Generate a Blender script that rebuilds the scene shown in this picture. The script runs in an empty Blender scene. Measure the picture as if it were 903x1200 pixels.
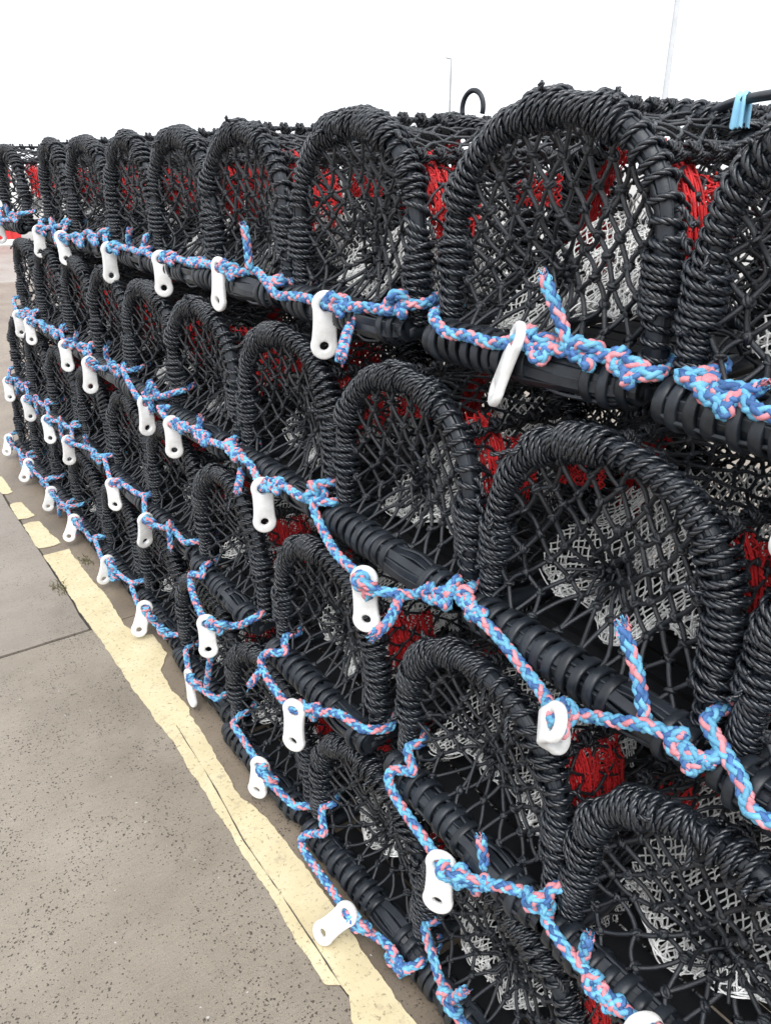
import bpy, bmesh, math, random
import numpy as np
from mathutils import Vector, Matrix

PI = math.pi
scene = bpy.context.scene
COL = scene.collection
rng = np.random.default_rng(7)
random.seed(7)

# ------------------------------------------------------------------ mesh building
class MB:
    """collects vertices and quads, builds them as ONE mesh"""
    def __init__(self):
        self.v = []; self.f4 = []; self.m4 = []; self.f3 = []; self.m3 = []; self.n = 0
    def add(self, v, f4=None, f3=None, mat=0):
        v = np.asarray(v, float).reshape(-1, 3)
        if f4 is not None and len(f4):
            f4 = np.asarray(f4, int).reshape(-1, 4); self.f4.append(f4 + self.n)
            self.m4.append(np.full(len(f4), mat, int) if np.isscalar(mat) else np.asarray(mat, int))
        if f3 is not None and len(f3):
            f3 = np.asarray(f3, int).reshape(-1, 3); self.f3.append(f3 + self.n)
            self.m3.append(np.full(len(f3), mat if np.isscalar(mat) else 0, int))
        self.v.append(v); self.n += len(v)
    def mesh(self, name, mats, smooth=True):
        me = bpy.data.meshes.new(name)
        V = np.concatenate(self.v) if self.v else np.zeros((0, 3))
        F4 = np.concatenate(self.f4) if self.f4 else np.zeros((0, 4), int)
        F3 = np.concatenate(self.f3) if self.f3 else np.zeros((0, 3), int)
        M = np.concatenate([np.concatenate(x) if x else np.zeros(0, int) for x in (self.m4, self.m3)])
        loops = np.concatenate([F4.ravel(), F3.ravel()]).astype(np.int32)
        tot = np.concatenate([np.full(len(F4), 4), np.full(len(F3), 3)]).astype(np.int32)
        start = (np.cumsum(tot) - tot).astype(np.int32)
        me.vertices.add(len(V)); me.vertices.foreach_set('co', V.astype(np.float32).ravel())
        me.loops.add(len(loops)); me.loops.foreach_set('vertex_index', loops)
        me.polygons.add(len(tot)); me.polygons.foreach_set('loop_start', start)
        me.polygons.foreach_set('material_index', M.astype(np.int32))
        me.polygons.foreach_set('use_smooth', np.full(len(tot), smooth))
        for m in (mats if isinstance(mats, (list, tuple)) else [mats]): me.materials.append(m)
        me.update(calc_edges=True); me.validate()
        return me

def obj(name, mesh, parent=None, loc=None, mat=None):
    o = bpy.data.objects.new(name, mesh); COL.objects.link(o)
    if parent is not None: o.parent = parent
    if loc is not None: o.location = loc
    return o

def tag(o, label=None, cat=None, group=None, kind=None):
    if label: o['label'] = label
    if cat: o['category'] = cat
    if group: o['group'] = group
    if kind: o['kind'] = kind
    return o

def unit(a):
    return a / np.maximum(np.linalg.norm(a, axis=-1, keepdims=True), 1e-12)

def grid_faces(n, m, closed_m=True, off=0):
    """quads of an n x m vertex grid, closed round the second axis"""
    i = np.arange(n - 1)[:, None]; j = np.arange(m if closed_m else m - 1)[None, :]
    a = i * m + j; b = i * m + (j + 1) % m
    return np.stack([a, b, b + m, a + m], -1).reshape(-1, 4) + off

def tube_frames(mb, P, N, B, r, sides=6, mat=0, cap=True, prof=None):
    """sweep a circle (or the radius profile prof) along P with frame N, B"""
    P = np.asarray(P, float); n = len(P)
    a = np.linspace(0, 2 * PI, sides, endpoint=False)
    rr = np.broadcast_to(np.asarray(r, float).reshape(-1, 1), (n, 1)) * (np.ones(sides) if prof is None else prof)
    V = P[:, None] + rr[..., None] * (np.cos(a)[None, :, None] * N[:, None] + np.sin(a)[None, :, None] * B[:, None])
    base = mb.n
    V = V.reshape(-1, 3)
    F = grid_faces(n, sides)
    if cap:
        V = np.concatenate([V, P[:1], P[-1:]])
        k = np.arange(sides); k2 = (k + 1) % sides
        t = np.concatenate([np.stack([k2, k, np.full(sides, n * sides)], -1),
                            np.stack([(n - 1) * sides + k, (n - 1) * sides + k2, np.full(sides, n * sides + 1)], -1)])
        mb.add(V, F, t, mat)
    else:
        mb.add(V, F, None, mat)

def pt_frames(P):
    """parallel transport frames along a polyline"""
    P = np.asarray(P, float); T = unit(np.gradient(P, axis=0))
    up = np.array([0, 0, 1.0]) if abs(T[0][2]) < .9 else np.array([1.0, 0, 0])
    n = unit(np.cross(np.cross(T[0], up), T[0])); N = [n]
    for i in range(1, len(P)):
        n = n - T[i] * n.dot(T[i]); l = np.linalg.norm(n)
        n = n / l if l > 1e-9 else N[-1]
        N.append(n)
    N = np.array(N)
    return T, N, np.cross(T, N)

def sweep(mb, P, r, sides=6, mat=0, cap=True):
    T, N, B = pt_frames(P); tube_frames(mb, P, N, B, r, sides, mat, cap)

def batch_tubes(mb, P, r, sides=5, mat=0):
    """many short tubes at once: P is (E, K, 3)"""
    P = np.asarray(P, float); E, K = P.shape[:2]
    T = unit(np.gradient(P, axis=1))
    ref = unit(rng.normal(size=(E, 1, 3)))
    N = unit(np.cross(T, ref)); B = np.cross(T, N)
    a = np.linspace(0, 2 * PI, sides, endpoint=False)
    rr = np.broadcast_to(np.asarray(r, float), (E,)).reshape(E, 1, 1, 1)
    V = P[:, :, None] + rr * (np.cos(a)[None, None, :, None] * N[:, :, None] + np.sin(a)[None, None, :, None] * B[:, :, None])
    F = (grid_faces(K, sides)[None] + (np.arange(E) * K * sides)[:, None, None]).reshape(-1, 4)
    mb.add(V.reshape(-1, 3), F, None, mat)

def _ico():
    bm = bmesh.new(); bmesh.ops.create_icosphere(bm, subdivisions=1, radius=1)
    bm.verts.ensure_lookup_table()
    v = np.array([x.co[:] for x in bm.verts]); f = np.array([[y.index for y in x.verts] for x in bm.faces]); bm.free()
    return v, f
ICO = _ico()
def lumps(mb, C, r, mat=0):
    """a knot: a small lumpy body at every point of C"""
    C = np.asarray(C, float); n = len(C)
    if n == 0: return
    v, f = ICO
    s = r * rng.uniform(.7, 1.25, (n, 1, 3)) * rng.uniform(.85, 1.15, (n, len(v), 1))
    q = unit(rng.normal(size=(n, 4))); w, x, y, z = q.T
    R = np.stack([np.stack([1-2*(y*y+z*z), 2*(x*y-w*z), 2*(x*z+w*y)], -1), np.stack([2*(x*y+w*z), 1-2*(x*x+z*z), 2*(y*z-w*x)], -1),
                  np.stack([2*(x*z-w*y), 2*(y*z+w*x), 1-2*(x*x+y*y)], -1)], -2)
    V = np.einsum('nij,nkj->nki', R, v[None] * s) + C[:, None]
    F = (f[None] + (np.arange(n) * len(v))[:, None, None]).reshape(-1, 3)
    mb.add(V.reshape(-1, 3), None, F, mat)

def catmull(P, per=12):
    P = np.asarray(P, float)
    Q = np.concatenate([2 * P[:1] - P[1:2], P, 2 * P[-1:] - P[-2:-1]])
    out = []
    t = np.linspace(0, 1, per, endpoint=False)[:, None]
    for i in range(1, len(Q) - 2):
        a, b, c, d = Q[i-1], Q[i], Q[i+1], Q[i+2]
        out.append(.5 * (2*b + (c-a)*t + (2*a-5*b+4*c-d)*t*t + (3*b-a-3*c+d)*t**3))
    out.append(P[-1:])
    return np.concatenate(out)

def resample(P, step):
    P = np.asarray(P, float); d = np.r_[0, np.cumsum(np.linalg.norm(np.diff(P, axis=0), axis=1))]
    n = max(4, int(d[-1] / step)); s = np.linspace(0, d[-1], n)
    return np.stack([np.interp(s, d, P[:, k]) for k in range(3)], -1), d[-1]

# ------------------------------------------------------------------ materials
def new_mat(name):
    m = bpy.data.materials.new(name); m.use_nodes = True
    nt = m.node_tree; b = nt.nodes['Principled BSDF']
    return m, nt, b
def nd(nt, t, **kw):
    n = nt.nodes.new(t)
    for k, v in kw.items():
        if k in n.inputs.keys(): n.inputs[k].default_value = v
        else: setattr(n, k, v)
    return n
def ramp(nt, stops):
    r = nt.nodes.new('ShaderNodeValToRGB'); e = r.color_ramp.elements
    while len(e) > 1: e.remove(e[0])
    e[0].position = stops[0][0]; e[0].color = (*stops[0][1], 1)
    for p, c in stops[1:]:
        x = e.new(p); x.color = (*c, 1)
    return r

def mottled(name, c0, c1, scale=40, rough=(.4, .65), bump=.15, bscale=400, bdist=.001, spec=.5, island=0.0):
    m, nt, b = new_mat(name); L = nt.links.new
    tc = nd(nt, 'ShaderNodeTexCoord')
    n1 = nd(nt, 'ShaderNodeTexNoise', Scale=scale, Detail=5.0, Roughness=.6); L(tc.outputs['Object'], n1.inputs['Vector'])
    r = ramp(nt, [(.3, c0), (.7, c1)]); L(n1.outputs['Fac'], r.inputs['Fac'])
    if island:
        g = nd(nt, 'ShaderNodeNewGeometry')
        mr = nd(nt, 'ShaderNodeMapRange'); mr.inputs['To Min'].default_value = 1 - island; mr.inputs['To Max'].default_value = 1 + island
        L(g.outputs['Random Per Island'], mr.inputs['Value'])
        hs = nd(nt, 'ShaderNodeHueSaturation'); L(r.outputs['Color'], hs.inputs['Color']); L(mr.outputs['Result'], hs.inputs['Value'])
        L(hs.outputs['Color'], b.inputs['Base Color'])
    else:
        L(r.outputs['Color'], b.inputs['Base Color'])
    mr2 = nd(nt, 'ShaderNodeMapRange'); mr2.inputs['To Min'].default_value = rough[0]; mr2.inputs['To Max'].default_value = rough[1]
    L(n1.outputs['Fac'], mr2.inputs['Value']); L(mr2.outputs['Result'], b.inputs['Roughness'])
    b.inputs['Specular IOR Level'].default_value = spec
    n2 = nd(nt, 'ShaderNodeTexNoise', Scale=bscale, Detail=3.0); L(tc.outputs['Object'], n2.inputs['Vector'])
    bp = nd(nt, 'ShaderNodeBump', Strength=bump, Distance=bdist); L(n2.outputs['Fac'], bp.inputs['Height']); L(bp.outputs['Normal'], b.inputs['Normal'])
    return m

M = {}
M['black_rope'] = mottled('black_polyrope', (.0050, .0070, .0108), (.0175, .0225, .0305), 22, (.20, .36), .3, 900, .0006, .75, .25)
M['black_twine'] = mottled('black_braided_twine', (.0045, .0062, .0095), (.0105, .0140, .0200), 80, (.30, .5), .8, 700, .0012, .65, .3)
M['rubber'] = mottled('black_rubber_strip', (.0062, .0085, .0125), (.021, .0265, .0345), 25, (.26, .55), .35, 260, .001, .45, .3)
M['blue'] = mottled('blue_strand', (.095, .34, .55), (.20, .49, .69), 70, (.5, .65), .9, 650, .0010, .35, .2)
M['deep_blue'] = mottled('deep_blue_strand', (.035, .10, .28), (.08, .19, .41), 70, (.5, .65), .9, 650, .0010, .35, .25)
M['salmon'] = mottled('salmon_strand', (.60, .19, .23), (.72, .33, .36), 70, (.5, .65), .9, 650, .0010, .35, .2)
M['white_plastic'] = mottled('white_plastic', (.70, .70, .68), (.88, .88, .88), 60, (.32, .45), .06, 200, .001, .5)
M['white_twine'] = mottled('white_twine', (.78, .78, .76), (.88, .88, .86), 60, (.6, .8), .5, 800, .0006, .3, .2)
M['red_twine'] = mottled('red_twine', (.34, .008, .012), (.62, .02, .022), 60, (.5, .7), .5, 800, .0006, .4, .25)
M['slat'] = mottled('shade_black_slat', (.0035, .004, .005), (.008, .009, .011), 30, (.7, .9), .2, 200, .001, .3)  # interior shade put into the slats' colour, lowered to near black
M['pole_paint'] = mottled('galvanised_steel', (.28, .29, .30), (.36, .37, .38), 3, (.4, .6), .05, 30, .001)
M['pale_paint'] = mottled('pale_galvanised_steel', (.50, .52, .54), (.58, .60, .62), 3, (.4, .6), .05, 30, .001)
M['strap_blue'] = mottled('pale_blue_plastic', (.25, .58, .82), (.34, .68, .88), 40, (.4, .6), .2, 150, .001)
M['red_paint'] = mottled('red_paint', (.50, .02, .025), (.62, .04, .04), 2, (.4, .6), .05, 30, .001)
M['white_paint'] = mottled('white_paint', (.74, .74, .72), (.82, .82, .80), 2, (.4, .6), .05, 30, .001)
M['weed'] = mottled('dull_weed', (.09, .09, .04), (.20, .17, .09), 40, (.6, .8), .1, 200, .001)

def concrete(name, base, dark, warm, pits=1.0):
    m, nt, b = new_mat(name); L = nt.links.new
    tc = nd(nt, 'ShaderNodeTexCoord')
    big = nd(nt, 'ShaderNodeTexNoise', Scale=1.6, Detail=6.0, Roughness=.62); L(tc.outputs['Object'], big.inputs['Vector'])
    r1 = ramp(nt, [(.32, dark), (.5, base), (.72, warm)]); L(big.outputs['Fac'], r1.inputs['Fac'])
    # brushed drag marks across the slab
    mp = nd(nt, 'ShaderNodeMapping'); mp.inputs['Scale'].default_value = (6.0, 40.0, 1.0); mp.inputs['Rotation'].default_value = (0, 0, .12)
    L(tc.outputs['Object'], mp.inputs['Vector'])
    br = nd(nt, 'ShaderNodeTexNoise', Scale=3.0, Detail=5.0, Roughness=.7); L(mp.outputs['Vector'], br.inputs['Vector'])
    # fine grain
    gr = nd(nt, 'ShaderNodeTexNoise', Scale=260.0, Detail=4.0, Roughness=.7); L(tc.outputs['Object'], gr.inputs['Vector'])
    mx = nd(nt, 'ShaderNodeMixRGB', blend_type='OVERLAY'); mx.inputs['Fac'].default_value = .45
    L(r1.outputs['Color'], mx.inputs['Color1']); L(gr.outputs['Fac'], mx.inputs['Color2'])
    mx2 = nd(nt, 'ShaderNodeMixRGB', blend_type='OVERLAY'); mx2.inputs['Fac'].default_value = .18
    L(mx.outputs['Color'], mx2.inputs['Color1']); L(br.outputs['Fac'], mx2.inputs['Color2'])
    # pits and small stones
    vo = nd(nt, 'ShaderNodeTexVoronoi', Scale=135.0); vo.inputs['Randomness'].default_value = 1
    wob = nd(nt, 'ShaderNodeTexNoise', Scale=160.0, Detail=3.0); L(tc.outputs['Object'], wob.inputs['Vector'])
    mxv = nd(nt, 'ShaderNodeMixRGB'); mxv.inputs['Fac'].default_value = .012
    L(tc.outputs['Object'], mxv.inputs['Color1']); L(wob.outputs['Color'], mxv.inputs['Color2'])
    L(mxv.outputs['Color'], vo.inputs['Vector'])
    sel = nd(nt, 'ShaderNodeSeparateColor'); L(vo.outputs['Color'], sel.inputs['Color'])
    pn = nd(nt, 'ShaderNodeTexNoise', Scale=5.0, Detail=3.0); L(tc.outputs['Object'], pn.inputs['Vector'])
    thr = nd(nt, 'ShaderNodeMath', operation='MULTIPLY'); L(sel.outputs['Red'], thr.inputs[0]); L(pn.outputs['Fac'], thr.inputs[1])
    sz = nd(nt, 'ShaderNodeMapRange'); sz.inputs['From Min'].default_value = .10; sz.inputs['From Max'].default_value = .52
    sz.inputs['To Min'].default_value = 0.0; sz.inputs['To Max'].default_value = .42 * pits; L(thr.outputs[0], sz.inputs['Value'])
    lt = nd(nt, 'ShaderNodeMath', operation='LESS_THAN'); L(vo.outputs['Distance'], lt.inputs[0]); L(sz.outputs['Result'], lt.inputs[1])
    mx3 = nd(nt, 'ShaderNodeMixRGB'); L(lt.outputs[0], mx3.inputs['Fac']); L(mx2.outputs['Color'], mx3.inputs['Color1']); mx3.inputs['Color2'].default_value = (.072, .056, .042, 1)
    # pale flecks
    v2 = nd(nt, 'ShaderNodeTexVoronoi', Scale=34.0); L(mxv.outputs['Color'], v2.inputs['Vector'])
    s2 = nd(nt, 'ShaderNodeSeparateColor'); L(v2.outputs['Color'], s2.inputs['Color'])
    g2 = nd(nt, 'ShaderNodeMath', operation='GREATER_THAN'); L(s2.outputs['Green'], g2.inputs[0]); g2.inputs[1].default_value = .90
    l2 = nd(nt, 'ShaderNodeMath', operation='LESS_THAN'); L(v2.outputs['Distance'], l2.inputs[0]); l2.inputs[1].default_value = .09
    a2 = nd(nt, 'ShaderNodeMath', operation='MULTIPLY'); L(g2.outputs[0], a2.inputs[0]); L(l2.outputs[0], a2.inputs[1])
    mx4 = nd(nt, 'ShaderNodeMixRGB'); L(a2.outputs[0], mx4.inputs['Fac']); L(mx3.outputs['Color'], mx4.inputs['Color1']); mx4.inputs['Color2'].default_value = (.45, .43, .40, 1)
    L(mx4.outputs['Color'], b.inputs['Base Color'])
    mr = nd(nt, 'ShaderNodeMapRange'); mr.inputs['To Min'].default_value = .20; mr.inputs['To Max'].default_value = .62
    L(big.outputs['Fac'], mr.inputs['Value']); L(mr.outputs['Result'], b.inputs['Roughness'])
    hm = nd(nt, 'ShaderNodeMath', operation='SUBTRACT'); L(gr.outputs['Fac'], hm.inputs[0]); L(lt.outputs[0], hm.inputs[1])
    ha = nd(nt, 'ShaderNodeMath', operation='ADD'); L(hm.outputs[0], ha.inputs[0]); L(br.outputs['Fac'], ha.inputs[1])
    bp = nd(nt, 'ShaderNodeBump', Strength=.5, Distance=.003); L(ha.outputs[0], bp.inputs['Height']); L(bp.outputs['Normal'], b.inputs['Normal'])
    return m
M['conc_warm'] = concrete('worn_concrete', (.262, .226, .180), (.200, .169, .131), (.325, .287, .236))
M['conc_grey'] = concrete('grey_concrete', (.26, .226, .188), (.195, .168, .137), (.325, .29, .248), .8)
M['conc_strip'] = concrete('damp_concrete', (.205, .165, .122), (.135, .108, .080), (.28, .235, .185), .9)
M['quay'] = concrete('pale_quay_concrete', (.30, .28, .25), (.24, .22, .19), (.36, .34, .31), .5)
M['joint'] = mottled('joint_filler', (.035, .032, .028), (.075, .068, .058), 30, (.7, .9), .6, 150, .004)

def paint_mat():
    m, nt, b = new_mat('worn_yellow_paint'); L = nt.links.new
    tc = nd(nt, 'ShaderNodeTexCoord')
    n1 = nd(nt, 'ShaderNodeTexNoise', Scale=7.0, Detail=6.0, Roughness=.65); L(tc.outputs['Object'], n1.inputs['Vector'])
    r = ramp(nt, [(.25, (.54, .45, .27)), (.5, (.63, .54, .34)), (.75, (.70, .61, .42))]); L(n1.outputs['Fac'], r.inputs['Fac'])
    n2 = nd(nt, 'ShaderNodeTexNoise', Scale=85.0, Detail=6.0, Roughness=.75); L(tc.outputs['Object'], n2.inputs['Vector'])
    r2 = ramp(nt, [(.36, (1, 1, 1)), (.43, (0, 0, 0))]); L(n2.outputs['Fac'], r2.inputs['Fac'])
    mx = nd(nt, 'ShaderNodeMixRGB'); L(r2.outputs['Color'], mx.inputs['Fac']); L(r.outputs['Color'], mx.inputs['Color1']); mx.inputs['Color2'].default_value = (.26, .20, .12, 1)
    n3 = nd(nt, 'ShaderNodeTexNoise', Scale=16.0, Detail=8.0, Roughness=.7); L(tc.outputs['Object'], n3.inputs['Vector'])
    r3 = ramp(nt, [(.30, (.75, .75, .75)), (.42, (0, 0, 0))]); L(n3.outputs['Fac'], r3.inputs['Fac'])
    mxw = nd(nt, 'ShaderNodeMixRGB'); L(r3.outputs['Color'], mxw.inputs['Fac']); L(mx.outputs['Color'], mxw.inputs['Color1']); mxw.inputs['Color2'].default_value = (.33, .27, .19, 1)
    L(mxw.outputs['Color'], b.inputs['Base Color']); b.inputs['Roughness'].default_value = .6
    bp = nd(nt, 'ShaderNodeBump', Strength=.5, Distance=.002); L(n2.outputs['Fac'], bp.inputs['Height']); L(bp.outputs['Normal'], b.inputs['Normal'])
    return m
M['paint'] = paint_mat()

# ------------------------------------------------------------------ the creel's shapes (local: x along the stack, y into it, z up)
HW, ZL, HT = .223, .215, .424          # half width, height of the straight legs, top of the hoop's centre line
def hoop_curve(n=400):
    a = np.linspace(PI, 0, n)
    ex = 2 / 2.25
    arch = np.stack([HW * np.sign(np.cos(a)) * np.abs(np.cos(a)) ** ex, np.zeros(n), ZL + (HT - ZL) * np.abs(np.sin(a)) ** ex], -1)
    z = np.linspace(.055, ZL, 60)[:-1]
    leg = np.stack([-HW - .006 * (1 - (z - .05) / (ZL - .05)), 0 * z, z], -1)
    P = np.concatenate([leg, arch, (leg * [-1, 1, 1])[::-1]])
    P, L = resample(P, .0025)
    # a soft pass so the joins of leg and arch do not show
    for _ in range(12): P[1:-1] = .25 * P[:-2] + .5 * P[1:-1] + .25 * P[2:]
    return P, L
HOOP, HLEN = hoop_curve()
HS = np.linspace(0, HLEN, len(HOOP))
def hoop_at(s):
    P = np.stack([np.interp(s, HS, HOOP[:, k]) for k in range(3)], -1)
    e = .004
    T = unit(np.stack([np.interp(s + e, HS, HOOP[:, k]) - np.interp(s - e, HS, HOOP[:, k]) for k in range(3)], -1))
    B = np.zeros_like(P); B[:, 1] = 1
    return P, T, unit(np.cross(T, B)), B       # outward point, tangent, in-plane normal, out-of-plane

def twisted_strands(mb, P, Nn, r, pitch, sides=5, mat=0, nstr=3):
    """three laid strands round the centre path P, whose outward normals are Nn"""
    T = unit(np.gradient(P, axis=0)); N = unit(Nn - T * np.sum(Nn * T, 1, keepdims=True)); B = np.cross(T, N)
    d = np.r_[0, np.cumsum(np.linalg.norm(np.diff(P, axis=0), axis=1))]
    for k in range(nstr):
        psi = 2 * PI * d / pitch + 2 * PI * k / nstr
        o = np.cos(psi)[:, None] * N + np.sin(psi)[:, None] * B
        C = P + .48 * r * o
        t2 = unit(np.gradient(C, axis=0)); n2 = unit(o - t2 * np.sum(o * t2, 1, keepdims=True))
        tube_frames(mb, C, n2, np.cross(t2, n2), .56 * r, sides, mat, True)

def make_hoop(seed):
    g = np.random.default_rng(seed)
    mb = MB()
    s = np.linspace(0, HLEN, 170)
    P, T, N, B = hoop_at(s)
    a = np.linspace(0, 2 * PI, 20, endpoint=False)
    prof = 1 + .055 * np.cos(4 * a) - .05 * (np.cos(10 * a) > .6)
    w = 1 + .06 * np.interp(s, np.linspace(0, HLEN, 14), g.normal(size=14))
    tube_frames(mb, P, N, B, .0136 * w, 20, 0, True, prof)
    # lengthwise flat strips of tyre rubber laid over the core
    for ang in (g.uniform(-.4, .3), g.uniform(1.5, 2.0), g.uniform(3.9, 4.6), g.uniform(5.2, 5.7)):
        an = ang + .25 * np.interp(s, np.linspace(0, HLEN, 7), g.normal(size=7))
        o = np.cos(an)[:, None] * N + np.sin(an)[:, None] * B; tw = np.cross(T, o)
        c = P + (.0142 * w)[:, None] * o
        hw, th = .0082, .0024
        prof2 = [(-hw, -th), (-hw, th * .6), (-hw * .85, th), (hw * .85, th), (hw, th * .6), (hw, -th)]
        V = np.stack([c + x * tw + y * o for x, y in prof2], 1)
        mb.add(V.reshape(-1, 3), grid_faces(len(s), 6), None, 0)
    return mb

def make_lashing(seed, dense=1.0):
    """rope wound round the hoop in bunches, bare rubber showing between some of them"""
    g = np.random.default_rng(seed)
    mb = MB()
    rr = .0060; rc = .0134
    def wind(s0, s1, rad, gaps, res=34):
        ss = [s0]; x = s0
        while x < s1:
            n = int(g.integers(3, 8)); f = x / HLEN
            loose = g.uniform(1.0, 1.35) if f < .45 else g.uniform(1.05, 2.3)
            for _ in range(n if loose < 1.4 else n // 2 + 1):
                x += rr * 2 * loose * g.uniform(.86, 1.16); ss.append(x)
            if gaps and g.random() < gaps * (1.7 if .45 < f < .85 else .8):
                x += g.uniform(.014, .040); ss.append(x)
        ss = np.array(ss); turns = np.arange(len(ss))
        u = np.linspace(0, len(ss) - 1, int((len(ss) - 1) * res) + 1)
        s = np.interp(u, turns, ss)
        # soften the corners of the winding
        k = np.ones(9) / 9; s = np.convolve(np.pad(s, 4, mode='edge'), k, mode='valid')
        th = 2 * PI * u + g.uniform(0, 6)
        amp = np.interp(u, np.arange(0, len(ss) + 6, 3), g.normal(0, .0062, len(np.arange(0, len(ss) + 6, 3))))
        s = np.clip(s + amp * np.sin(th + 1.0), 0.002, HLEN - .002)
        P, T, N, B = hoop_at(s)
        o = np.cos(th)[:, None] * N + np.sin(th)[:, None] * B
        ra = rad + .0015 * np.interp(u, np.arange(0, len(ss) + 2), g.normal(size=len(np.arange(0, len(ss) + 2))))
        C = P + ra[:, None] * o
        twisted_strands(mb, C, o, rr, .043, 5)
    wind(.006, HLEN - .006, rc + rr * 1.02, .62 / dense)
    # a few turns thrown over the first layer
    for _ in range(int(9 * dense)):
        c = g.uniform(.05, HLEN - .12); wind(c, c + g.uniform(.012, .03), rc + rr * 2.4, 0, 34)
    # loose ends and the knots along the inside where the net is tied on
    for _ in range(10):
        s0 = g.uniform(.05, HLEN - .05); P, T, N, B = hoop_at(np.array([s0]))
        th = g.uniform(0, 6.28); o = np.cos(th) * N[0] + np.sin(th) * B[0]
        p = P[0] + o * .028; q = p + o * g.uniform(.012, .028) + T[0] * g.normal(0, .02) - np.array([0, .0, .012])
        m = (p + q) / 2 + g.normal(0, .004, 3)
        c, _ = resample(catmull([p - o * .01, p, m, q], 6), .003)
        t, n, b = pt_frames(c); twisted_strands(mb, c, n, rr * .8, .03, 4)
    return mb

BAR_R, BAR_Z, BAR_L = .0275, .046, .240
def make_bar(seed):
    """base bar: a bundle of rubber strips round a steel core; and the rubber bands wound round it"""
    g = np.random.default_rng(seed)
    core, bands = MB(), [MB(), MB()]
    x = np.linspace(-BAR_L, BAR_L, 60)
    nst = 13
    bulge_c = g.uniform(.09, .14)
    for k in range(nst):
        an = 2 * PI * k / nst + g.uniform(-.1, .1) + .12 * np.interp(x, np.linspace(-.25, .25, 6), g.normal(size=6))
        ra = BAR_R + .004 * np.interp(x, np.linspace(-.25, .25, 8), g.normal(size=8)) + .007 * np.exp(-((x - bulge_c) / .05) ** 2)
        ra = ra - .012 * np.clip((np.abs(x) - .205) / .03, 0, 1)
        tl = g.uniform(-.45, .45)
        o = np.stack([0 * x, np.cos(an), np.sin(an)], -1); tw = np.stack([0 * x, -np.sin(an), np.cos(an)], -1)
        o2 = o * math.cos(tl) + tw * math.sin(tl); tw2 = -o * math.sin(tl) + tw * math.cos(tl)
        c = np.stack([x, 0 * x, 0 * x + BAR_Z], -1) + ra[:, None] * o
        hw, th = .0092, .0026
        prof = [(-hw, -th), (-hw, th * .5), (-hw * .82, th), (hw * .82, th), (hw, th * .5), (hw, -th)]
        V = np.stack([c + a * tw2 + b * o2 for a, b in prof], 1).reshape(-1, 3)
        e0 = len(V)
        core.add(V, np.concatenate([grid_faces(len(x), 6), [[0, 1, 4, 5], [1, 2, 3, 4], [(e0 - 6) + q for q in (5, 4, 1, 0)], [(e0 - 6) + q for q in (4, 3, 2, 1)]]]), None, 0)
    c = np.stack([x, 0 * x, 0 * x + BAR_Z], -1)
    tube_frames(core, c, np.tile([0, 1., 0], (len(x), 1)), np.tile([0, 0, 1.], (len(x), 1)), BAR_R - .004, 16, 0, True)
    # bands
    pos = []; p = -BAR_L + .012
    while p < BAR_L - .006:
        inb = abs(p - bulge_c) < .042
        if not inb: pos.append((p, 0 if p < bulge_c else 1))
        p += g.uniform(.0245, .0315) if g.random() < .85 else g.uniform(.035, .05)
    n = 40; a = np.linspace(0, 2 * PI, n, endpoint=False)
    for p, part in pos:
        w = g.uniform(.0080, .0102); th = g.uniform(.0036, .0050); R = BAR_R + .0068 + g.uniform(-.001, .0022)
        if abs(p) > .205: R -= .006
        tl, ph = g.uniform(0, .08), g.uniform(0, 6.28)
        wob = .0011 * np.cos(2 * a + g.uniform(0, 6)) + .0008 * np.cos(3 * a + g.uniform(0, 6))
        prof = [(-w, -th), (-w, th * .45), (-w * .82, th), (w * .82, th), (w, th * .45), (w, -th)]
        rows = []
        for q, h in prof:
            r = R + h + wob
            rows.append(np.stack([p + q + tl * r * np.cos(a + ph), r * np.cos(a), BAR_Z + r * np.sin(a)], -1))
        V = np.stack(rows, 0)
        F = grid_faces(6, n)
        last = np.stack([np.stack([5 * n + np.arange(n), 5 * n + (np.arange(n) + 1) % n, (np.arange(n) + 1) % n, np.arange(n)], -1)], 0).reshape(-1, 4)
        bands[part].add(V.reshape(-1, 3), np.concatenate([F, last]), None, 0)
    return core, bands

def bowed(A, B, sag, K=5):
    t = np.linspace(0, 1, K)[None, :, None]
    return A[:, None] * (1 - t) + B[:, None] * t + (4 * t * (1 - t)) * sag[:, None]

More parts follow.
